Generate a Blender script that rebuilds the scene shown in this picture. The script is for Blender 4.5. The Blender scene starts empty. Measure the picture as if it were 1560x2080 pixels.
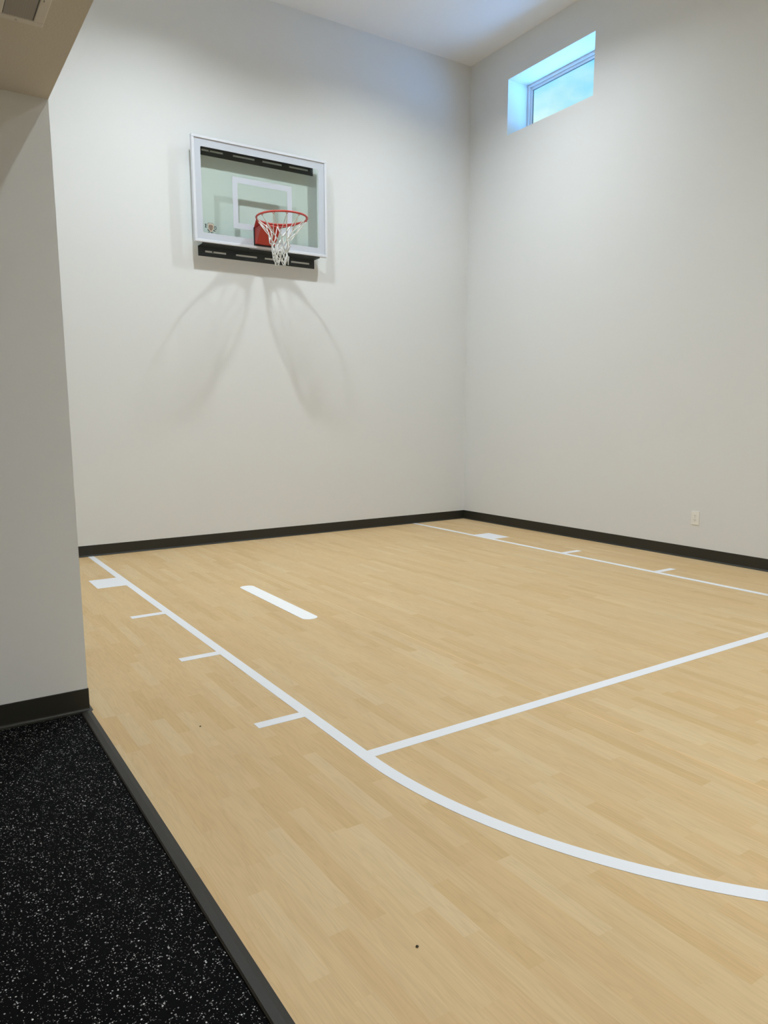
import bpy, bmesh, math, random
from mathutils import Vector, Matrix, noise as mnoise

random.seed(7)
SC = bpy.context.scene
C = SC.collection
PI = math.pi

# ------------------------------------------------------------------ camera
def make_camera():
    f, cx, cy, cz = 1461.3164, -5.69314, -6.67971, 1.22931
    yaw, pitch, roll = -0.561355, -0.154831 + 0.0, -0.005712
    cd = bpy.data.cameras.new('camera')
    cam = bpy.data.objects.new('camera', cd); C.objects.link(cam)
    cd.sensor_fit = 'HORIZONTAL'; cd.sensor_width = 36.0
    cd.lens = 36.0 * f / 1560.0
    cd.shift_x = 48.968 / 1560.0
    cd.shift_y = 34.334 / 1560.0
    cd.clip_start = 0.02; cd.clip_end = 200
    fw = Vector((-math.sin(yaw) * math.cos(pitch), math.cos(yaw) * math.cos(pitch), math.sin(pitch)))
    rt = Vector((math.cos(yaw), math.sin(yaw), 0))
    up = rt.cross(fw)
    c, s = math.cos(roll), math.sin(roll)
    r2 = c * rt + s * up; u2 = -s * rt + c * up
    m = Matrix((r2, u2, -fw)).transposed().to_4x4()
    m.translation = (cx, cy, cz)
    cam.matrix_world = m
    SC.camera = cam
make_camera()

# ------------------------------------------------------------------ exposure and sky
vs = SC.view_settings
vs.view_transform = 'Standard'; vs.look = 'None'; vs.gamma = 1.0; vs.use_curve_mapping = False
vs.exposure = 0.10
LAMP_LEFT, LAMP_RIGHT, LAMP_FAR, HALL_FILL = 28.0, 23.5, 36.0, 17.0
LAMP_COLOR = (0.90, 1.0, 1.08)
HALL_FILL_COLOR = (1.0, 0.83, 0.58)  # warm tint of the added fill in the low room
SKY_STRENGTH = 1.0
UPLIGHT_COLOR = (1.8, 5.3, 11.5)      # blue light added below the horizon to tint the ceiling

def make_world():
    w = bpy.data.worlds.new('sky'); SC.world = w; w.use_nodes = True
    nt = w.node_tree; nt.nodes.clear()
    N = nt.nodes.new; L = nt.links.new
    tc = N('ShaderNodeTexCoord')
    sep = N('ShaderNodeSeparateXYZ'); L(tc.outputs['Generated'], sep.inputs[0])
    mp = N('ShaderNodeMapping'); mp.inputs['Scale'].default_value = (16, 16, 30); L(tc.outputs['Generated'], mp.inputs[0])
    no = N('ShaderNodeTexNoise'); no.inputs['Scale'].default_value = 1.0; no.inputs['Detail'].default_value = 5; no.inputs['Roughness'].default_value = 0.55
    L(mp.outputs[0], no.inputs['Vector'])
    # clouds thicken towards the horizon
    ad = N('ShaderNodeMath'); ad.operation = 'MULTIPLY_ADD'; L(sep.outputs['Z'], ad.inputs[0]); ad.inputs[1].default_value = -10.0; ad.inputs[2].default_value = 3.70
    a2 = N('ShaderNodeMath'); a2.operation = 'ADD'; L(ad.outputs[0], a2.inputs[0]); L(no.outputs['Fac'], a2.inputs[1])
    cr = N('ShaderNodeValToRGB'); cr.color_ramp.elements[0].position = 0.25; cr.color_ramp.elements[1].position = 0.78
    cr.color_ramp.elements[0].color = (0.17, 0.70, 1.0, 1); cr.color_ramp.elements[1].color = (0.68, 0.97, 0.94, 1)
    L(a2.outputs[0], cr.inputs[0])
    # lower half: blue light added to reach the ceiling through the window
    gr = N('ShaderNodeMapRange'); gr.inputs['From Min'].default_value = -0.03; gr.inputs['From Max'].default_value = 0.05; L(sep.outputs['Z'], gr.inputs['Value'])
    mx = N('ShaderNodeMix'); mx.data_type = 'RGBA'; L(gr.outputs[0], mx.inputs[0])
    mx.inputs[6].default_value = (*UPLIGHT_COLOR, 1); L(cr.outputs[0], mx.inputs[7])
    bg = N('ShaderNodeBackground'); bg.inputs['Strength'].default_value = SKY_STRENGTH; L(mx.outputs[2], bg.inputs['Color'])
    out = N('ShaderNodeOutputWorld'); L(bg.outputs[0], out.inputs[0])
make_world()

# ------------------------------------------------------------------ dimensions
XL = -5.1244          # plane of the opening on the left
YC = -3.6014          # near face of the wall stub
ZS = 2.409            # soffit of the lower room
ZC = 5.0637           # gym ceiling
YB = -9.6             # wall behind the camera
XH = -9.2             # far wall of the lower room
BB = 0.0995           # baseboard height
LX0, LX1, LY0, LY1 = -3.67, -1.45, -1.58, -7.20     # recessed lights

# ------------------------------------------------------------------ materials
def new_mat(name):
    m = bpy.data.materials.new(name); m.use_nodes = True
    nt = m.node_tree
    b = nt.nodes['Principled BSDF']
    return m, nt, b

def plain(name, col, rough=0.5, metal=0.0, spec=0.5, bump=None, coat=0.0):
    m, nt, b = new_mat(name)
    b.inputs['Base Color'].default_value = (*col, 1)
    b.inputs['Roughness'].default_value = rough
    b.inputs['Metallic'].default_value = metal
    b.inputs['Specular IOR Level'].default_value = spec
    b.inputs['Coat Weight'].default_value = coat
    N = nt.nodes.new; L = nt.links.new
    sc, st = bump if bump else (60.0, 0.02)
    tc = N('ShaderNodeTexCoord')
    no = N('ShaderNodeTexNoise'); no.inputs['Scale'].default_value = sc; no.inputs['Detail'].default_value = 3
    L(tc.outputs['Object'], no.inputs['Vector'])
    bp = N('ShaderNodeBump'); bp.inputs['Strength'].default_value = st; bp.inputs['Distance'].default_value = 0.004
    L(no.outputs['Fac'], bp.inputs['Height']); L(bp.outputs[0], b.inputs['Normal'])
    return m

def srgb(r, g, b):
    f = lambda v: (v / 255 / 12.92) if v / 255 <= 0.04045 else ((v / 255 + 0.055) / 1.055) ** 2.4
    return (f(r), f(g), f(b))

def math_node(nt, op, a, b=None, c=None):
    n = nt.nodes.new('ShaderNodeMath'); n.operation = op
    for i, v in enumerate((a, b, c)):
        if v is None: continue
        if isinstance(v, (int, float)): n.inputs[i].default_value = v
        else: nt.links.new(v, n.inputs[i])
    return n.outputs[0]

def mat_wood():
    m, nt, b = new_mat('maple_vinyl')
    N = nt.nodes.new; L = nt.links.new
    tc = N('ShaderNodeTexCoord'); sep = N('ShaderNodeSeparateXYZ'); L(tc.outputs['Object'], sep.inputs[0])
    X, Y = sep.outputs['X'], sep.outputs['Y']
    PW = 0.054
    xs = math_node(nt, 'DIVIDE', math_node(nt, 'ADD', X, 20.0), PW)
    row = math_node(nt, 'FLOOR', xs)
    w1 = N('ShaderNodeTexWhiteNoise'); w1.noise_dimensions = '1D'; L(row, w1.inputs['W'])
    ln = math_node(nt, 'MULTIPLY_ADD', w1.outputs['Value'], 0.22, 0.34)
    off = math_node(nt, 'MULTIPLY', w1.outputs['Value'], 37.3)
    ys = math_node(nt, 'DIVIDE', math_node(nt, 'ADD', math_node(nt, 'ADD', Y, 40.0), off), ln)
    idx = math_node(nt, 'FLOOR', ys)
    cmb = N('ShaderNodeCombineXYZ'); L(row, cmb.inputs[0]); L(idx, cmb.inputs[1])
    w2 = N('ShaderNodeTexWhiteNoise'); w2.noise_dimensions = '2D'; L(cmb.outputs[0], w2.inputs['Vector'])
    ramp = N('ShaderNodeValToRGB'); L(w2.outputs['Value'], ramp.inputs[0])
    e = ramp.color_ramp.elements
    e[0].position = 0.0; e[0].color = (*srgb(202, 170, 122), 1)
    e[1].position = 1.0; e[1].color = (*srgb(211, 185, 143), 1)
    for p, cc in ((0.2, (206, 174, 128)), (0.55, (207, 177, 132)), (0.9, (208, 180, 136))):
        n = e.new(p); n.color = (*srgb(*cc), 1)
    # grain, different in each plank
    gv = N('ShaderNodeCombineXYZ')
    L(math_node(nt, 'MULTIPLY_ADD', w2.outputs['Value'], 13.0, X), gv.inputs[0])
    L(math_node(nt, 'MULTIPLY_ADD', w2.outputs['Value'], 7.0, Y), gv.inputs[1])
    mp = N('ShaderNodeMapping'); mp.inputs['Scale'].default_value = (26, 2.2, 1); L(gv.outputs[0], mp.inputs[0])
    n1 = N('ShaderNodeTexNoise'); n1.inputs['Scale'].default_value = 1.0; n1.inputs['Detail'].default_value = 2.5; L(mp.outputs[0], n1.inputs['Vector'])
    rings = math_node(nt, 'PINGPONG', math_node(nt, 'MULTIPLY', n1.outputs['Fac'], 15.0), 1.0)
    rings = math_node(nt, 'POWER', rings, 2.2)
    mp2 = N('ShaderNodeMapping'); mp2.inputs['Scale'].default_value = (300, 7, 1); L(gv.outputs[0], mp2.inputs[0])
    n2 = N('ShaderNodeTexNoise'); n2.inputs['Scale'].default_value = 1.0; n2.inputs['Detail'].default_value = 3; L(mp2.outputs[0], n2.inputs['Vector'])
    mp3 = N('ShaderNodeMapping'); mp3.inputs['Scale'].default_value = (9, 1.3, 1); L(tc.outputs['Object'], mp3.inputs[0])
    n3 = N('ShaderNodeTexNoise'); n3.inputs['Scale'].default_value = 1.0; n3.inputs['Detail'].default_value = 2; L(mp3.outputs[0], n3.inputs['Vector'])
    g = math_node(nt, 'ADD', math_node(nt, 'MULTIPLY', rings, -0.075), math_node(nt, 'MULTIPLY_ADD', n2.outputs['Fac'], 0.20, -0.08))
    g = math_node(nt, 'ADD', g, math_node(nt, 'MULTIPLY_ADD', n3.outputs['Fac'], 0.16, -0.08))
    # thin pale welded seams between the rolls
    s1 = math_node(nt, 'ABSOLUTE', math_node(nt, 'ADD', X, 3.372))
    s2 = math_node(nt, 'ABSOLUTE', math_node(nt, 'ADD', X, 1.45))
    sm = math_node(nt, 'MINIMUM', s1, s2)
    seam = math_node(nt, 'LESS_THAN', sm, 0.0018)
    val = math_node(nt, 'ADD', 1.0, g)
    val = math_node(nt, 'MULTIPLY_ADD', seam, 0.22, val)
    hsv = N('ShaderNodeHueSaturation'); L(ramp.outputs[0], hsv.inputs['Color']); L(val, hsv.inputs['Value'])
    L(hsv.outputs[0], b.inputs['Base Color'])
    b.inputs['Roughness'].default_value = 0.55
    b.inputs['Specular IOR Level'].default_value = 0.25
    bp = N('ShaderNodeBump'); bp.inputs['Strength'].default_value = 0.05; bp.inputs['Distance'].default_value = 0.002
    L(n2.outputs['Fac'], bp.inputs['Height']); L(bp.outputs[0], b.inputs['Normal'])
    return m

def mat_rubber():
    m, nt, b = new_mat('flecked_rubber')
    N = nt.nodes.new; L = nt.links.new
    tc = N('ShaderNodeTexCoord')
    def flecks(scale, seed, size, keep):
        mp = N('ShaderNodeMapping'); mp.inputs['Location'].default_value = (seed, seed * 1.7, 0); L(tc.outputs['Object'], mp.inputs[0])
        wn = N('ShaderNodeTexNoise'); wn.inputs['Scale'].default_value = 260; wn.inputs['Detail'].default_value = 2; L(mp.outputs[0], wn.inputs['Vector'])
        mixv = N('ShaderNodeMix'); mixv.data_type = 'VECTOR'; mixv.inputs[0].default_value = 0.004
        L(mp.outputs[0], mixv.inputs[4]); L(wn.outputs['Color'], mixv.inputs[5])
        v = N('ShaderNodeTexVoronoi'); v.voronoi_dimensions = '2D'; v.inputs['Scale'].default_value = scale; L(mixv.outputs[1], v.inputs['Vector'])
        sc = N('ShaderNodeSeparateColor'); L(v.outputs['Color'], sc.inputs[0])
        lim = math_node(nt, 'MULTIPLY', sc.outputs['Green'], size)
        inside = math_node(nt, 'LESS_THAN', v.outputs['Distance'], lim)
        on = math_node(nt, 'LESS_THAN', sc.outputs['Red'], keep)
        return math_node(nt, 'MULTIPLY', math_node(nt, 'MULTIPLY', inside, on), math_node(nt, 'MULTIPLY_ADD', sc.outputs['Blue'], 0.75, 0.25))
    a = flecks(190, 0.0, 0.44, 0.13)
    c = flecks(330, 3.1, 0.42, 0.13)
    f = math_node(nt, 'MAXIMUM', a, math_node(nt, 'MULTIPLY', c, 0.7))
    mx = N('ShaderNodeMix'); mx.data_type = 'RGBA'; L(f, mx.inputs[0])
    mx.inputs[6].default_value = (0.0022, 0.0022, 0.0025, 1); mx.inputs[7].default_value = (0.62, 0.62, 0.60, 1)
    L(mx.outputs[2], b.inputs['Base Color'])
    b.inputs['Roughness'].default_value = 0.8; b.inputs['Specular IOR Level'].default_value = 0.06
    no = N('ShaderNodeTexNoise'); no.inputs['Scale'].default_value = 420; no.inputs['Detail'].default_value = 2; L(tc.outputs['Object'], no.inputs['Vector'])
    bp = N('ShaderNodeBump'); bp.inputs['Strength'].default_value = 0.25; bp.inputs['Distance'].default_value = 0.002
    L(no.outputs['Fac'], bp.inputs['Height']); L(bp.outputs[0], b.inputs['Normal'])
    return m

def mat_glass(name, tint, rough=0.0, ior=1.5):
    """thin pane: tinted straight-through light plus a Fresnel mirror"""
    m, nt, b = new_mat(name)
    nt.nodes.remove(b)
    N = nt.nodes.new; L = nt.links.new
    out = nt.nodes['Material Output']
    tr = N('ShaderNodeBsdfTransparent'); tr.inputs[0].default_value = (*tint, 1)
    gl = N('ShaderNodeBsdfGlossy'); gl.inputs['Roughness'].default_value = rough
    fr = N('ShaderNodeFresnel'); fr.inputs['IOR'].default_value = ior
    ge = N('ShaderNodeNewGeometry')
    front = math_node(nt, 'SUBTRACT', 1.0, ge.outputs['Backfacing'])
    mx = N('ShaderNodeMixShader'); L(math_node(nt, 'MULTIPLY', fr.outputs[0], front), mx.inputs[0]); L(tr.outputs[0], mx.inputs[1]); L(gl.outputs[0], mx.inputs[2])
    L(mx.outputs[0], out.inputs[0])
    return m

def mat_emit(name, col, strength):
    m, nt, b = new_mat(name)
    b.inputs['Base Color'].default_value = (0.8, 0.8, 0.8, 1)
    b.inputs['Emission Color'].default_value = (*col, 1)
    b.inputs['Emission Strength'].default_value = strength
    return m

M = {}
M['wall'] = plain('painted_drywall', (0.77, 0.77, 0.75), 0.62, spec=0.25, bump=(170, 0.06))
M['hall_wall'] = M['wall']
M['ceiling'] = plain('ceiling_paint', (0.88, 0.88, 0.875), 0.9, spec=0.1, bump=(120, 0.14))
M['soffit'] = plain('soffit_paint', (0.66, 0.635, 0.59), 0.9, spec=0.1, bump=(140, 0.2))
M['wood'] = mat_wood()
M['rubber'] = mat_rubber()
M['base'] = plain('baseboard_rubber', (0.024, 0.0225, 0.016), 0.42, spec=0.4, bump=(60, 0.01))
M['strip'] = plain('edge_strip_rubber', (0.024, 0.021, 0.016), 0.5, spec=0.3, bump=(200, 0.05))
M['line'] = plain('court_line_paint', (0.80, 0.80, 0.82), 0.5, spec=0.3, bump=(300, 0.03))
M['marker'] = plain('bright_white_vinyl', (0.97, 0.97, 0.97), 0.35, spec=0.5, bump=(300, 0.01))
M['frame'] = plain('white_aluminium', (0.72, 0.735, 0.77), 0.35, spec=0.5)
M['border'] = plain('white_glass_paint', (0.58, 0.61, 0.66), 0.25, spec=0.5)
M['bracket'] = plain('black_powder_coat', (0.034, 0.041, 0.044), 0.5, spec=0.4, bump=(400, 0.08))
M['red'] = plain('orange_red_enamel', (0.53, 0.050, 0.036), 0.38, spec=0.5)
M['net'] = plain('white_nylon_cord', (0.80, 0.80, 0.76), 0.8, spec=0.2, bump=(900, 0.3))
M['steel'] = plain('zinc_steel', (0.55, 0.56, 0.57), 0.35, metal=0.9)
M['plate'] = plain('ivory_plastic', (0.88, 0.85, 0.79), 0.35, spec=0.5)
M['slot'] = plain('dark_slot', (0.09, 0.08, 0.07), 0.7)
M['winframe'] = plain('white_vinyl_frame', (0.80, 0.81, 0.82), 0.4)
M['vent'] = plain('vent_white_enamel', (0.70, 0.685, 0.65), 0.5)
M['vent_dark'] = plain('vent_grey_blades', (0.52, 0.51, 0.51), 0.6)
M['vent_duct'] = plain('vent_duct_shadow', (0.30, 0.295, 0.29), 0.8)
M['crumb'] = plain('dark_crumb', (0.045, 0.035, 0.022), 0.9, bump=(900, 0.5))
M['emblem_tan'] = plain('emblem_tan_print', srgb(150, 128, 110), 0.5)
M['emblem_light'] = plain('emblem_cream_print', srgb(216, 204, 186), 0.5)
M['emblem_dark'] = plain('emblem_black_print', (0.022, 0.028, 0.026), 0.5)
M['glass'] = mat_glass('tempered_glass', (0.92, 0.958, 0.938), 0.0, 1.5)
M['winglass'] = mat_glass('window_glass', (0.97, 0.985, 0.99), 0.0, 1.45)

# ------------------------------------------------------------------ mesh helpers
def box(bm, x0, x1, y0, y1, z0, z1):
    v = [bm.verts.new(p) for p in ((x0, y0, z0), (x1, y0, z0), (x1, y1, z0), (x0, y1, z0),
                                   (x0, y0, z1), (x1, y0, z1), (x1, y1, z1), (x0, y1, z1))]
    for f in ((0, 3, 2, 1), (4, 5, 6, 7), (0, 1, 5, 4), (1, 2, 6, 5), (2, 3, 7, 6), (3, 0, 4, 7)):
        bm.faces.new([v[i] for i in f])

def prism(bm, pts, axis, a, b):
    """extrude a 2D outline along an axis between a and b"""
    def P(p, t):
        q = list(p); q.insert(axis, t); return q
    A = [bm.verts.new(P(p, a)) for p in pts]; B = [bm.verts.new(P(p, b)) for p in pts]
    n = len(pts)
    bm.faces.new(A); bm.faces.new(list(reversed(B)))
    for i in range(n):
        bm.faces.new([A[i], B[i], B[(i + 1) % n], A[(i + 1) % n]])

def tube(bm, pts, r, n=8, closed=False, caps=True):
    pts = [Vector(p) for p in pts]; k = len(pts); rings = []
    up = None
    for i, p in enumerate(pts):
        if closed: t = pts[(i + 1) % k] - pts[i - 1]
        else: t = pts[min(i + 1, k - 1)] - pts[max(i - 1, 0)]
        if t.length < 1e-9: t = Vector((0, 0, 1))
        t.normalize()
        if up is None:
            up = Vector((0, 0, 1)) if abs(t.z) < 0.9 else Vector((1, 0, 0))
        s = t.cross(up)
        if s.length < 1e-6: s = t.orthogonal()
        s.normalize(); up = s.cross(t).normalized()
        rr = r[i] if isinstance(r, (list, tuple)) else r
        rings.append([bm.verts.new(p + rr * (math.cos(2 * PI * j / n) * s + math.sin(2 * PI * j / n) * up)) for j in range(n)])
    m = k if closed else k - 1
    for i in range(m):
        A, B = rings[i], rings[(i + 1) % k]
        for j in range(n):
            bm.faces.new([A[j], A[(j + 1) % n], B[(j + 1) % n], B[j]])
    if not closed and caps:
        bm.faces.new(list(reversed(rings[0]))); bm.faces.new(rings[-1])

def disc(bm, c, r, axis, h, n=20):
    pts = [(c[0] + r * math.cos(2 * PI * i / n), c[1] + r * math.sin(2 * PI * i / n)) for i in range(n)]
    prism(bm, pts, axis, *h)

def obj(name, bm, mat, parent=None, bevel=0.0, smooth=False, segs=2, label=None):
    bmesh.ops.recalc_face_normals(bm, faces=bm.faces)
    me = bpy.data.meshes.new(name); bm.to_mesh(me); bm.free()
    o = bpy.data.objects.new(name, me); C.objects.link(o)
    for m in (mat if isinstance(mat, (list, tuple)) else [mat]): me.materials.append(m)
    if parent:
        o.parent = parent
        o.matrix_parent_inverse = Matrix.Translation(-parent.location)
    if smooth:
        for p in me.polygons: p.use_smooth = True
    if bevel:
        b = o.modifiers.new('bevel', 'BEVEL'); b.width = bevel; b.segments = segs; b.limit_method = 'ANGLE'; b.angle_limit = math.radians(40)
    if label: o['label'] = label
    return o

def thing(name, label, cat, loc=(0, 0, 0), group=None):
    o = bpy.data.objects.new(name, None); C.objects.link(o); o.location = loc; o.empty_display_size = 0.1
    o['label'] = label; o['category'] = cat
    if group: o['group'] = group
    return o

def tag(o, label, cat, kind=None, group=None):
    o['label'] = label; o['category'] = cat
    if kind: o['kind'] = kind
    if group: o['group'] = group
    return o

def struct(name, bm, mat, label, cat, **k):
    return tag(obj(name, bm, mat, **k), label, cat, 'structure')

# ------------------------------------------------------------------ room shell
bm = bmesh.new(); box(bm, XL - 0.035, 0.0, YB, 0.0, -0.12, 0.0)
struct('floor', bm, M['wood'], 'pale maple plank floor of the basketball court', 'floor')
bm = bmesh.new(); box(bm, XH, XL - 0.035, YB, YC, -0.12, 0.0)
struct('floor_rubber', bm, M['rubber'], 'black rubber floor with white flecks beside the maple court', 'rubber floor')
def ceiling_mesh():
    """flat ceiling with a round opening for each recessed light, closed above"""
    bm = bmesh.new(); rh = 0.090; hs = 0.2
    xs = [XL - 0.16, LX0 - hs, LX0 + hs, LX1 - hs, LX1 + hs, 0.4]; ys = sorted([YB, LY0 - hs, LY0 + hs, LY1 - hs, LY1 + hs, 0.2])
    for i in range(5):
        for j in range(5):
            x0, x1, y0, y1 = xs[i], xs[i + 1], ys[j], ys[j + 1]
            if i in (1, 3) and j in (1, 3):
                cx, cy, n = (x0 + x1) / 2, (y0 + y1) / 2, 40
                ci, sq = [], []
                for k in range(n):
                    a = 2 * PI * k / n; c, s_ = math.cos(a), math.sin(a); m = max(abs(c), abs(s_))
                    ci.append(bm.verts.new((cx + rh * c, cy + rh * s_, ZC))); sq.append(bm.verts.new((cx + hs * c / m, cy + hs * s_ / m, ZC)))
                for k in range(n): bm.faces.new([ci[k], ci[(k + 1) % n], sq[(k + 1) % n], sq[k]])
            else:
                bm.faces.new([bm.verts.new(p) for p in ((x0, y0, ZC), (x1, y0, ZC), (x1, y1, ZC), (x0, y1, ZC))])
    box(bm, xs[0], xs[-1], ys[0], ys[-1], ZC + 0.12, ZC + 0.2)
    for (p, q) in (((xs[0], ys[0]), (xs[-1], ys[0])), ((xs[-1], ys[0]), (xs[-1], ys[-1])), ((xs[-1], ys[-1]), (xs[0], ys[-1])), ((xs[0], ys[-1]), (xs[0], ys[0]))):
        bm.faces.new([bm.verts.new(v) for v in ((*p, ZC), (*q, ZC), (*q, ZC + 0.12), (*p, ZC + 0.12))])
    bmesh.ops.remove_doubles(bm, verts=bm.verts, dist=1e-5)
    return bm
struct('ceiling', ceiling_mesh(), M['ceiling'], 'high white ceiling over the court', 'ceiling')
bm = bmesh.new(); box(bm, XL - 0.16, 0.4, 0.0, 0.2, -0.12, ZC)
struct('wall_back', bm, M['wall'], 'tall pale grey wall behind the basketball hoop', 'wall')

WY0, WY1, WZ0, WZ1 = -0.6012, -1.7346, 4.1635, 4.7121      # window opening
WD = 0.36                                                  # thickness of the outside wall
bm = bmesh.new()
box(bm, 0.0, WD, WY0, 0.0, -0.12, ZC)
box(bm, 0.0, WD, YB, WY1, -0.12, ZC)
box(bm, 0.0, WD, WY1, WY0, -0.12, WZ0)
box(bm, 0.0, WD, WY1, WY0, WZ1, ZC)
bmesh.ops.remove_doubles(bm, verts=bm.verts, dist=1e-5)
struct('wall_right', bm, M['wall'], 'tall pale wall with the small high window in it', 'wall')

bm = bmesh.new(); box(bm, XL - 0.16, XL, YC, 0.0, -0.12, ZC)
struct('wall_left', bm, M['wall'], 'wall stub at the left whose edge frames the court', 'wall')
bm = bmesh.new(); box(bm, XH, XL - 0.16, YC, YC + 0.15, -0.12, ZS + 0.15)
struct('wall_hall', bm, M['hall_wall'], 'shaded grey wall over the black rubber floor', 'wall')
bm = bmesh.new(); box(bm, XL - 0.16, XL, YB, YC, ZS + 0.012, ZC)
struct('wall_header', bm, M['wall'], 'wall above the wide opening to the court', 'wall')
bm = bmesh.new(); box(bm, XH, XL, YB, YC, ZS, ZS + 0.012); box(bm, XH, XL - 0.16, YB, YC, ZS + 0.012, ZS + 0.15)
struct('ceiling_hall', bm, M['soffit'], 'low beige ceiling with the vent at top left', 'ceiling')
bm = bmesh.new(); box(bm, XH - 0.15, 0.4, YB - 0.15, YB, -0.12, ZC)
struct('wall_front', bm, M['wall'], 'plain wall at the far end behind the viewer', 'wall')
bm = bmesh.new(); box(bm, XH - 0.15, XH, YB, YC + 0.15, -0.12, ZS + 0.15)
struct('wall_far_left', bm, M['hall_wall'], 'plain end wall of the room with the rubber floor', 'wall')

# ------------------------------------------------------------------ rubber cove baseboards
def cove_profile(top=BB):
    p = [(0.0, 0.0), (0.0, top), (0.0025, top), (0.0035, top - 0.0015), (0.0035, 0.016)]
    for i in range(1, 6):
        a = PI / 2 * i / 6
        p.append((0.0035 + 0.011 * (1 - math.cos(a)), 0.016 - 0.0125 * math.sin(a)))
    p += [(0.0155, 0.0025), (0.0155, 0.0)]
    return p

bm = bmesh.new()
prism(bm, [(-d, z) for d, z in cove_profile()], 0, XL, -0.002)
struct('baseboard_back', bm, M['base'], 'dark rubber baseboard along the wall under the hoop', 'baseboard')
bm = bmesh.new()
prism(bm, [(-d, z) for d, z in cove_profile()], 1, YB, -0.002)
struct('baseboard_right', bm, M['base'], 'dark rubber baseboard along the wall under the window', 'baseboard')

def swept_base(path, corner=3):
    """profile swept along a path of (point, outward normal) pairs, mitred"""
    bm = bmesh.new(); prof = cove_profile(); rings = []
    for (x, y), (nx, ny) in path:
        rings.append([bm.verts.new((x + nx * d, y + ny * d, z)) for d, z in prof])
    k = len(prof)
    for A, B in zip(rings, rings[1:]):
        for i in range(k):
            bm.faces.new([A[i], B[i], B[(i + 1) % k], A[(i + 1) % k]])
    bm.faces.new(rings[0]); bm.faces.new(list(reversed(rings[-1])))
    return bm
path = [((XH, YC), (0, -1))]
for i in range(7):
    a = -PI / 2 + PI / 2 * i / 6
    path.append(((XL, YC), (math.cos(a), math.sin(a))))
path.append(((XL, -0.004), (1, 0)))
struct('baseboard_left', swept_base(path), M['base'], 'black rubber baseboard wrapping the wall corner at left', 'baseboard')

# rubber edge strip between the two floors
bm = bmesh.new()
prism(bm, [(XL - 0.037, -0.01), (XL - 0.037, 0.004), (XL - 0.033, 0.0075), (XL - 0.012, 0.0075), (XL + 0.006, 0.0025), (XL + 0.006, -0.01)], 1, YB, YC - 0.0158)
struct('trim_1', bm, M['strip'], 'dark rubber edge strip between the rubber floor and maple floor', 'edge strip')

# ------------------------------------------------------------------ window
def ring_y(bm, x0, x1, y0, y1, z0, z1, w):
    """rectangular frame in the yz plane"""
    box(bm, x0, x1, y0, y1, z1 - w, z1); box(bm, x0, x1, y0, y1, z0, z0 + w)
    box(bm, x0, x1, y0, y0 + w, z0 + w, z1 - w); box(bm, x0, x1, y1 - w, y1, z0 + w, z1 - w)
win = thing('window_1', 'small high window showing blue sky in the right wall', 'window', (0.30, (WY0 + WY1) / 2, WZ0)); win['kind'] = 'structure'
bm = bmesh.new(); ring_y(bm, 0.282, 0.35, WY1 + 0.001, WY0 - 0.001, WZ0 + 0.001, WZ1 - 0.001, 0.026)
obj('window_frame', bm, M['winframe'], win, bevel=0.003)
bm = bmesh.new(); ring_y(bm, 0.300, 0.322, WY1 + 0.027, WY0 - 0.027, WZ0 + 0.027, WZ1 - 0.027, 0.030)
obj('sash', bm, M['winframe'], win, bevel=0.004)
bm = bmesh.new()
ring_y(bm, 0.304, 0.3145, WY1 + 0.056, WY0 - 0.056, WZ0 + 0.056, WZ1 - 0.056, 0.006)
obj('glazing_gasket', bm, M['slot'], win)
bm = bmesh.new(); box(bm, 0.315, 0.321, WY1 + 0.055, WY0 - 0.055, WZ0 + 0.055, WZ1 - 0.055)
obj('pane', bm, M['winglass'], win)

# ------------------------------------------------------------------ ceiling lights
def ceiling_light(x, y, z, label, power, r=0.085, deep=0.050, col=None):
    """recessed downlight: trim ring, white baffle and a glowing lens set back inside it"""
    t = thing('ceiling_light', label, 'light', (x, y, z), 'round ceiling lights over the court' if z > 3 else None)
    def lathe(prof, n=40):
        bm = bmesh.new(); rings = []
        for (pr, pz) in prof:
            if pr < 1e-6: rings.append([bm.verts.new((x, y, z + pz))])
            else: rings.append([bm.verts.new((x + pr * math.cos(2 * PI * i / n), y + pr * math.sin(2 * PI * i / n), z + pz)) for i in range(n)])
        for A, B in zip(rings, rings[1:]):
            for i in range(n):
                j = (i + 1) % n
                q = [A[i % len(A)], A[j % len(A)], B[j % len(B)], B[i % len(B)]]
                u = []
                for v in q:
                    if v not in u: u.append(v)
                if len(u) > 2: bm.faces.new(u)
        return bm
    obj('trim_ring', lathe([(r, -0.0005), (r + 0.020, -0.0005), (r + 0.018, -0.006), (r + 0.003, -0.008), (r, -0.006)]), M['frame'], t, smooth=True)
    obj('baffle', lathe([(r, -0.006), (r - 0.002, -0.002), (r - 0.004, deep), (r + 0.004, deep), (r + 0.002, 0.0), (r, -0.006)]), M['frame'], t)
    obj('lens', lathe([(r - 0.004, deep - 0.0002), (r - 0.004, deep - 0.002), (0, deep - 0.002)]), mat_emit('glowing_lens', col or LAMP_COLOR, power / (PI * r * r)), t)
    return t
FX = ((LX0, LY0, 'round ceiling light above the left lane line near the hoop wall', LAMP_LEFT),
      (LX1, LY0, 'round ceiling light above the right lane line near the hoop wall', LAMP_RIGHT),
      (LX0, LY1, 'round ceiling light left of centre toward the far end', LAMP_FAR),
      (LX1, LY1, 'round ceiling light right of centre toward the far end', LAMP_FAR))
for fx, fy, lb, pw in FX: ceiling_light(fx, fy, ZC, lb, pw)
ceiling_light(-8.0, -6.2, ZS - 0.051, 'added fill light, out of view over the black rubber floor', HALL_FILL, col=HALL_FILL_COLOR)  # added unseen lamp, brightens and warms the wall stub at left

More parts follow.
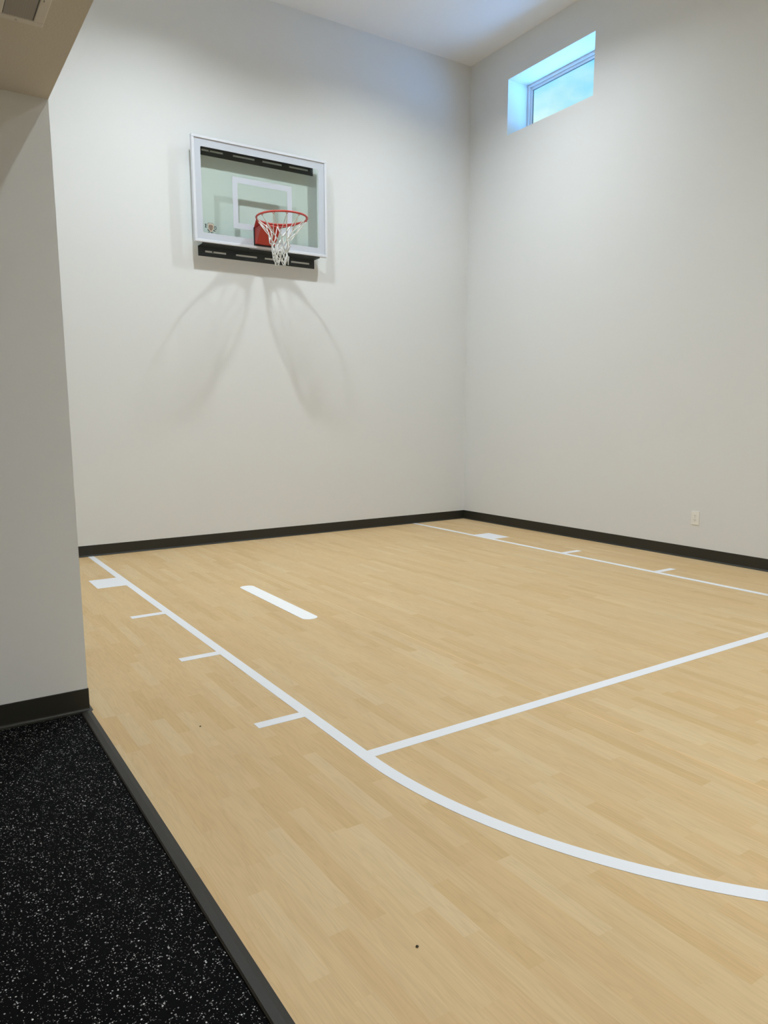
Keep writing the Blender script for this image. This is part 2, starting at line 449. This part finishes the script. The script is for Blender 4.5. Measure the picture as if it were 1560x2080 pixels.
# ------------------------------------------------------------------ court markings
LW = 0.0508; XRO = -0.7278; XLO = XRO - 3.6576; XLI = XLO + LW; XRI = XRO - LW
Z0, Z1 = 0.0002, 0.0012
court = thing('court_lines', 'white painted basketball key lines on the maple floor', 'court lines', ((XLO + XRO) / 2, -2.4, 0))
def slab(name, x0, x1, y0, y1, label=None):
    bm = bmesh.new(); box(bm, x0, x1, y0, y1, Z0, Z1); return obj(name, bm, M['line'], court, label=label)
FTA, FTB = -4.5606, -4.6133
slab('lane_line', XLO, XLI, FTB, -0.016)
slab('lane_line', XRI, XRO, FTB, -0.016)
slab('free_throw_line', XLI, XRI, FTB, FTA)
for sgn, xo in ((-1, XLO), (1, XRO)):
    def sl(name, y1, y0, d=0.206):
        a, b = sorted((xo, xo + sgn * d)); slab(name, a, b, y0, y1)
    sl('lane_block', -1.0270, -1.3340)
    for ya, yb in ((-2.2185, -2.2760), (-3.160, -3.216) if sgn < 0 else (-3.181, -3.233), (-4.1095, -4.1625)):
        sl('lane_mark', ya, yb)
# free throw semicircle
bm = bmesh.new(); cx = (XLO + XRO) / 2; n = 120; ro = (XRO - XLO) / 2; ri = ro - LW
vi, vo = [], []
for i in range(n + 1):
    a = PI + PI * i / n
    row = []
    for r in (ri, ro):
        for z in (Z0, Z1): row.append(bm.verts.new((cx + r * math.cos(a), FTB + r * math.sin(a), z)))
    vi.append(row)
for A, B in zip(vi, vi[1:]):
    for q in ((0, 1), (1, 3), (3, 2), (2, 0)): bm.faces.new([A[q[0]], A[q[1]], B[q[1]], B[q[0]]])
bm.faces.new([vi[0][i] for i in (0, 1, 3, 2)]); bm.faces.new([vi[-1][i] for i in (2, 3, 1, 0)])
obj('free_throw_arc', bm, M['line'], court)

# bright white strip lying inside the key
def stadium(x0, x1, y0, y1, r, n=8):
    pts = []
    for (px, py, a0) in ((x1 - r, y1 - r, 0), (x0 + r, y1 - r, PI / 2), (x0 + r, y0 + r, PI), (x1 - r, y0 + r, 1.5 * PI)):
        for i in range(n + 1):
            a = a0 + PI / 2 * i / n; pts.append((px + r * math.cos(a), py + r * math.sin(a)))
    return pts
bm = bmesh.new(); prism(bm, stadium(-3.712, -3.606, -2.893, -1.848, 0.045), 2, 0.0002, 0.0022)
tag(obj('floor_strip', bm, M['marker'], bevel=0.0006), 'bright white rounded strip lying alone on the maple inside the key', 'strip')

# ------------------------------------------------------------------ basketball hoop
BX0, BX1, BZ0, BZ1 = -3.3150, -1.9455, 2.8038, 3.7095
BY = -0.140                                    # front of the frame
hoop = thing('basketball_hoop', 'wall mounted glass basketball hoop with orange red rim and white net', 'basketball hoop', (-2.6136, 0, 2.81))

def ring_x(bm, y0, y1, x0, x1, z0, z1, w, inner=None):
    box(bm, x0, x1, y0, y1, z1 - w, z1); box(bm, x0, x1, y0, y1, z0, z0 + w)
    box(bm, x0, x0 + w, y0, y1, z0 + w, z1 - w); box(bm, x1 - w, x1, y0, y1, z0 + w, z1 - w)
bm = bmesh.new(); ring_x(bm, BY, -0.098, BX0, BX1, BZ0, BZ1, 0.024)
fr = obj('backboard_frame', bm, M['frame'], hoop, bevel=0.0025)
# pane and what is printed on it
bm = bmesh.new(); box(bm, BX0 + 0.022, BX1 - 0.022, -0.1285, -0.1225, BZ0 + 0.022, BZ1 - 0.022)
pane = obj('glass_backboard', bm, M['glass'], hoop)
def frame_rounded(bm, y0, y1, o, i, r):
    """border with rounded inner corners: o outer rect, i inner rect (x0,x1,z0,z1)"""
    n = 6
    inner, outer = [], []
    for (sx, sz, a0) in ((1, 1, 0), (-1, 1, PI / 2), (-1, -1, PI), (1, -1, 1.5 * PI)):
        cxx = (i[1] - r) if sx > 0 else (i[0] + r); czz = (i[3] - r) if sz > 0 else (i[2] + r)
        for k in range(n + 1):
            a = a0 + PI / 2 * k / n
            inner.append((cxx + r * math.cos(a), czz + r * math.sin(a)))
            outer.append((o[1] if sx > 0 else o[0], o[3] if sz > 0 else o[2]))
    N = len(inner)
    V = []
    for y in (y0, y1):
        vi_ = [bm.verts.new((p[0], y, p[1])) for p in inner]
        vo_ = {}
        vl = []
        for p in outer:
            if p not in vo_: vo_[p] = bm.verts.new((p[0], y, p[1]))
            vl.append(vo_[p])
        V.append((vi_, vl))
    for k in range(N):
        j = (k + 1) % N
        for (vi_, vl) in V:
            q = [vi_[k], vi_[j], vl[j], vl[k]]
            q2 = []
            for v in q:
                if v not in q2: q2.append(v)
            bm.faces.new(q2)
        bm.faces.new([V[0][0][k], V[1][0][k], V[1][0][j], V[0][0][j]])
        if V[0][1][k] is not V[0][1][j]:
            bm.faces.new([V[0][1][k], V[0][1][j], V[1][1][j], V[1][1][k]])
bm = bmesh.new()
frame_rounded(bm, -0.1302, -0.1288, (BX0 + 0.0235, BX1 - 0.0235, BZ0 + 0.0235, BZ1 - 0.0235), (-3.2320, -2.0330, 2.8865, 3.6195), 0.012)
obj('white_border', bm, M['border'], pane, label='white painted border of the glass')
bm = bmesh.new()
TX0, TX1, TZ0, TZ1, TW = -2.9360, -2.3275, 2.9620, 3.4130, 0.0500
box(bm, TX0, TX1, -0.1302, -0.1288, TZ1 - TW, TZ1); box(bm, TX0, TX1, -0.1302, -0.1288, TZ0, TZ0 + TW)
box(bm, TX0, TX0 + TW, -0.1302, -0.1288, TZ0 + TW, TZ1 - TW); box(bm, TX1 - TW, TX1, -0.1302, -0.1288, TZ0 + TW, TZ1 - TW)
obj('target_square', bm, M['border'], pane, label='white painted target rectangle')

# emblem: a small shield with letters either side and black shapes beneath
em = Vector((-3.1580, 0, 2.9370))
def shield(bm, s, y0, y1, dz=0.0):
    pts = [(-0.026, 0.030), (-0.012, 0.036), (0.0, 0.033), (0.012, 0.036), (0.026, 0.030), (0.028, 0.006), (0.022, -0.016), (0.010, -0.032), (0.0, -0.039), (-0.010, -0.032), (-0.022, -0.016), (-0.028, 0.006)]
    prism(bm, [(em.x + s * p[0], em.z + dz + s * p[1]) for p in pts], 1, y0, y1)
bm = bmesh.new(); shield(bm, 1.12, -0.1298, -0.1288)
emb = obj('emblem', bm, M['emblem_dark'], pane, label='small shield emblem in the lower left corner')
bm = bmesh.new(); shield(bm, 1.02, -0.1302, -0.1298); obj('emblem_rim', bm, M['emblem_light'], pane)
bm = bmesh.new(); shield(bm, 0.80, -0.1306, -0.1302, -0.001); obj('emblem_field', bm, M['emblem_tan'], pane)
bm = bmesh.new()
def mark(x0, x1, z0, z1): box(bm, em.x + x0, em.x + x1, -0.1310, -0.1306, em.z + z0, em.z + z1)
mark(-0.011, -0.002, 0.012, 0.016); mark(0.004, 0.013, 0.010, 0.014); mark(-0.002, 0.003, -0.006, 0.008)
mark(-0.010, 0.012, -0.016, -0.012); mark(-0.018, -0.014, -0.004, 0.012); mark(0.016, 0.019, -0.006, 0.010)
obj('emblem_details', bm, M['emblem_dark'], pane)
def letter(*rects):
    bm = bmesh.new()
    for (x0, x1, z0, z1) in rects: box(bm, em.x + x0, em.x + x1, -0.1302, -0.1288, em.z + z0, em.z + z1)
    obj('emblem_letter', bm, M['emblem_dark'], pane)
# left letter E, right letter D
letter((-0.052, -0.045, -0.004, 0.026), (-0.056, -0.038, 0.022, 0.027), (-0.045, -0.039, 0.009, 0.013), (-0.056, -0.038, -0.006, -0.001))
letter((0.034, 0.039, -0.014, 0.016), (0.039, 0.050, 0.012, 0.017), (0.039, 0.050, -0.015, -0.010), (0.048, 0.053, -0.010, 0.012))
bm = bmesh.new()
for pts in (((-0.034, -0.012), (-0.026, -0.020), (-0.014, -0.034), (-0.020, -0.038), (-0.032, -0.024)),
            ((-0.036, -0.046), (-0.018, -0.040), (-0.012, -0.036), (-0.014, -0.046)),
            ((-0.006, -0.046), (0.022, -0.044), (0.026, -0.038), (0.000, -0.041)),
            ((0.026, -0.014), (0.034, -0.022), (0.050, -0.026), (0.034, -0.030), (0.022, -0.030))):
    prism(bm, [(em.x + p[0], em.z + p[1]) for p in pts], 1, -0.1302, -0.1288)
obj('emblem_ribbon', bm, M['emblem_dark'], pane)

# wall brackets: slotted plate on the wall, shelf out to the board, lip behind the board
PX0, PX1 = -3.2400, -2.0230
def bracket(ztop, label):
    t = 0.004
    bm = bmesh.new()
    z0, z1 = ztop - 0.087, ztop
    zs0, zs1 = z0 + 0.035, z0 + 0.052
    slots = [(0.055, 0.225), (0.305, 0.485), (0.550, 0.720), (0.785, 0.955)]
    L_ = PX1 - PX0
    box(bm, PX0, PX1, -t, 0.0, z0, zs0); box(bm, PX0, PX1, -t, 0.0, zs1, z1)
    xs = [0.0] + [v for s in slots for v in s] + [1.0]
    for i in range(0, len(xs), 2):
        box(bm, PX0 + L_ * xs[i], PX0 + L_ * xs[i + 1], -t, 0.0, zs0, zs1)
    box(bm, PX0, PX1, -0.1205, -t, z1 - t, z1)                 # shelf
    box(bm, PX0, PX1, -0.1205, -0.1165, z1, z1 + 0.028)        # lip behind the glass
    bmesh.ops.remove_doubles(bm, verts=bm.verts, dist=1e-6)
    o = obj('wall_bracket', bm, M['bracket'], hoop, label=label)
    for fx in (0.115, 0.300, 0.545, 0.965):
        b2 = bmesh.new(); px = PX0 + L_ * fx; disc(b2, (px, (zs0 + zs1) / 2), 0.0070, 1, (-t - 0.006, -t), 6)
        obj('lag_bolt', b2, M['bracket'], o)
    return o
bracket(2.796, 'black slotted bracket below the glass')
bracket(3.680, 'black slotted bracket seen through the top of the glass')
# steel tie plate under the middle of the board
bm = bmesh.new(); box(bm, -2.78, -2.48, -0.1385, -0.05, 2.7965, 2.8005); obj('tie_plate', bm, M['steel'], hoop, bevel=0.001)

# rim mount
RX, RY, RZ, RR = -2.632, -0.519, 3.003, 0.2286
bm = bmesh.new(); box(bm, -2.738, -2.524, -0.1365, -0.1312, 2.829, 2.992); obj('gasket_plate', bm, M['bracket'], hoop, bevel=0.001)
bm = bmesh.new()
# closed housing: wedge deep at the top and slim at the bottom
x0, x1 = -2.728, -2.534
prof = [(-0.1370, 2.842), (-0.1370, 2.991), (-0.296, 2.991), (-0.296, 2.975), (-0.172, 2.842)]
prism(bm, prof, 0, x0, x1)
obj('rim_housing', bm, M['red'], hoop, bevel=0.003)
bm = bmesh.new()
arc = [(RX + RR * math.cos(a), RY + RR * math.sin(a)) for a in [math.radians(158 - 136 * i / 24) for i in range(25)]]
prism(bm, [(x0 - 0.006, -0.137)] + arc + [(x1 + 0.006, -0.137)], 2, 2.9912, 2.9952)
tp = obj('rim_top_plate', bm, M['red'], hoop, bevel=0.001)
for bx in (-2.697, -2.567):
    b2 = bmesh.new(); disc(b2, (bx, -0.178), 0.011, 2, (2.9954, 3.0022), 6); obj('bolt', b2, M['steel'], tp)
# ring
bm = bmesh.new()
tube(bm, [(RX + RR * math.cos(2 * PI * i / 96), RY + RR * math.sin(2 * PI * i / 96), RZ) for i in range(96)], 0.0085, 12, closed=True)
rim = obj('rim', bm, M['red'], hoop, smooth=True)
# lower brace wire under the back of the ring
bm = bmesh.new()
tube(bm, [(RX + (RR - 0.002) * math.cos(a), RY + (RR - 0.002) * math.sin(a), RZ - 0.022 + 0.013 * abs((a - PI / 2) / 1.05) ** 2) for a in [PI / 2 - 1.05 + 2.10 * i / 30 for i in range(31)]], 0.0065, 10)
obj('rim_brace', bm, M['red'], rim, smooth=True)
NH = 12
for k in range(NH):
    a = 2 * PI * (k + 0.5) / NH
    bm = bmesh.new()
    cxk, cyk = RX + RR * math.cos(a), RY + RR * math.sin(a)
    tx, ty = -math.sin(a), math.cos(a)
    pts = []
    for i in range(9):
        b_ = PI * i / 8
        pts.append((cxk + tx * 0.010 * math.cos(b_), cyk + ty * 0.010 * math.cos(b_), RZ - 0.006 - 0.013 * math.sin(b_)))
    tube(bm, pts, 0.0024, 6); obj('net_hook', bm, M['red'], rim, smooth=True)
# net
rnd = random.Random(11)
drops = [0.018, 0.135, 0.195, 0.245, 0.290, 0.335, 0.378]
rads = [0.226, 0.125, 0.088, 0.076, 0.070, 0.062, 0.052]
cxs = [0.0, -0.010, -0.018, -0.022, -0.022, -0.020, -0.014]
rows = []
for j, (d, r, ox) in enumerate(zip(drops, rads, cxs)):
    row = []
    for k in range(NH):
        a = 2 * PI * (k + 0.5 + 0.5 * (j % 2)) / NH
        jr = 0 if j == 0 else rnd.uniform(-0.014, 0.014); ja = 0 if j == 0 else rnd.uniform(-0.12, 0.12); jz = 0 if j == 0 else rnd.uniform(-0.018, 0.018)
        row.append(Vector((RX + ox + (r + jr) * math.cos(a + ja), RY + (r + jr) * math.sin(a + ja), RZ - d + jz)))
    rows.append(row)
bm = bmesh.new()
def strand(p, q, sag=0.010, r=0.0034):
    mid = (p + q) / 2 + Vector((rnd.uniform(-.5, .5) * sag, rnd.uniform(-.5, .5) * sag, -sag * rnd.uniform(0.2, 1)))
    pts = []
    for i in range(7):
        t = i / 6
        pts.append((1 - t) ** 2 * p + 2 * t * (1 - t) * mid + t * t * q)
    tube(bm, pts, r, 6)
for j in range(len(rows) - 1):
    for k in range(NH):
        p = rows[j][k]
        if j % 2 == 0: nb = (rows[j + 1][k], rows[j + 1][(k - 1) % NH])
        else: nb = (rows[j + 1][k], rows[j + 1][(k + 1) % NH])
        for q in nb: strand(p, q, 0.006 if j == 0 else 0.014, 0.0034 if j == 0 else 0.0041)
for j in range(1, len(rows)):
    for p in rows[j]:
        bmesh.ops.create_icosphere(bm, subdivisions=1, radius=0.0062, matrix=Matrix.Translation(p))
for k in range(0, NH):
    p, q = rows[-1][k], rows[-1][(k + 1) % NH]
    if k % 2 == 0:
        m_ = (p + q) / 2 + Vector((0, 0, -0.055))
        tube(bm, [(1 - t) ** 2 * p + 2 * t * (1 - t) * m_ + t * t * q for t in [i / 8 for i in range(9)]], 0.0036, 6)
obj('net', bm, M['net'], hoop, smooth=True)

# ------------------------------------------------------------------ wall outlet
oy, oz = -3.0375, 0.3535
out = thing('wall_outlet', 'ivory duplex wall outlet above the right baseboard', 'outlet', (0, oy, oz))
bm = bmesh.new(); box(bm, -0.0055, -0.0001, oy - 0.0365, oy + 0.0365, oz - 0.0585, oz + 0.0585); obj('cover_plate', bm, M['plate'], out, bevel=0.002)
for dz in (0.0195, -0.0195):
    bm = bmesh.new()
    pts = [(oy + 0.017 * math.cos(2 * PI * i / 24), oz + dz + max(-0.0125, min(0.0125, 0.017 * math.sin(2 * PI * i / 24)))) for i in range(24)]
    prism(bm, pts, 0, -0.0072, -0.0056)
    s = obj('receptacle', bm, M['plate'], out)
    bm = bmesh.new()
    box(bm, -0.0076, -0.00725, oy - 0.0075, oy - 0.0052, oz + dz - 0.001, oz + dz + 0.008)
    box(bm, -0.0076, -0.00725, oy + 0.0052, oy + 0.0075, oz + dz - 0.001, oz + dz + 0.008)
    disc(bm, (oy, oz + dz - 0.007), 0.0026, 0, (-0.0076, -0.00725), 10)
    obj('slots', bm, M['slot'], s)
bm = bmesh.new(); disc(bm, (oy, oz), 0.003, 0, (-0.0068, -0.0056), 12); obj('screw', bm, M['steel'], out)

# ------------------------------------------------------------------ ceiling vent in the low ceiling
vx0, vx1, vy0, vy1 = -5.373, -5.2260, -4.455, -4.1370
vent = thing('ceiling_vent', 'white ceiling vent with grey louvres in the low ceiling', 'vent', ((vx0 + vx1) / 2, (vy0 + vy1) / 2, ZS))
zt = ZS - 0.0002
bm = bmesh.new()
gx0, gx1, gy0, gy1 = -5.341, -5.2560, -4.424, -4.1640
box(bm, vx0, vx1, gy1, vy1, zt - 0.006, zt); box(bm, vx0, vx1, vy0, gy0, zt - 0.006, zt)
box(bm, vx0, gx0, gy0, gy1, zt - 0.006, zt); box(bm, gx1, vx1, gy0, gy1, zt - 0.006, zt)
obj('vent_frame', bm, M['vent'], vent, bevel=0.003)
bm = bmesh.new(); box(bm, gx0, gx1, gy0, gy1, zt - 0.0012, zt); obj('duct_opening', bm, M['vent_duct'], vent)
for i in range(12):
    xx = gx0 + 0.003 + (gx1 - gx0 - 0.006) * (i + 0.5) / 12
    bm = bmesh.new()
    prism(bm, [(xx - 0.0034, zt - 0.0022), (xx - 0.0031, zt - 0.0018), (xx + 0.0036, zt - 0.0046), (xx + 0.0033, zt - 0.0050)], 1, gy0 + 0.001, gy1 - 0.001)
    obj('louvre', bm, M['vent_dark'], vent)
bm = bmesh.new(); disc(bm, (-5.301, -4.1500), 0.0035, 2, (zt - 0.0075, zt - 0.0062), 12); obj('screw', bm, M['vent_dark'], vent)
bm = bmesh.new(); box(bm, -5.2475, -5.2445, -4.300, -4.294, zt - 0.010, zt - 0.0062); obj('damper_lever', bm, M['vent_dark'], vent)

# ------------------------------------------------------------------ two crumbs on the floor
def crumb(x, y, r, label):
    bm = bmesh.new(); bmesh.ops.create_icosphere(bm, subdivisions=2, radius=r)
    for v in bm.verts:
        v.co *= 1 + 0.35 * mnoise.noise(v.co * 400 + Vector((x, y, 0)))
        v.co.z *= 0.6
    zmin = min(v.co.z for v in bm.verts)
    for v in bm.verts: v.co += Vector((x, y, -zmin + 0.0001))
    tag(obj('crumb', bm, M['crumb'], smooth=True), label, 'crumb', group='dark crumbs on the court')
crumb(-4.783, -4.017, 0.0035, 'tiny dark crumb on the maple left of the nearest lane mark')
crumb(-4.778, -5.466, 0.0035, 'tiny dark crumb on the maple near the bottom, outside the arc')
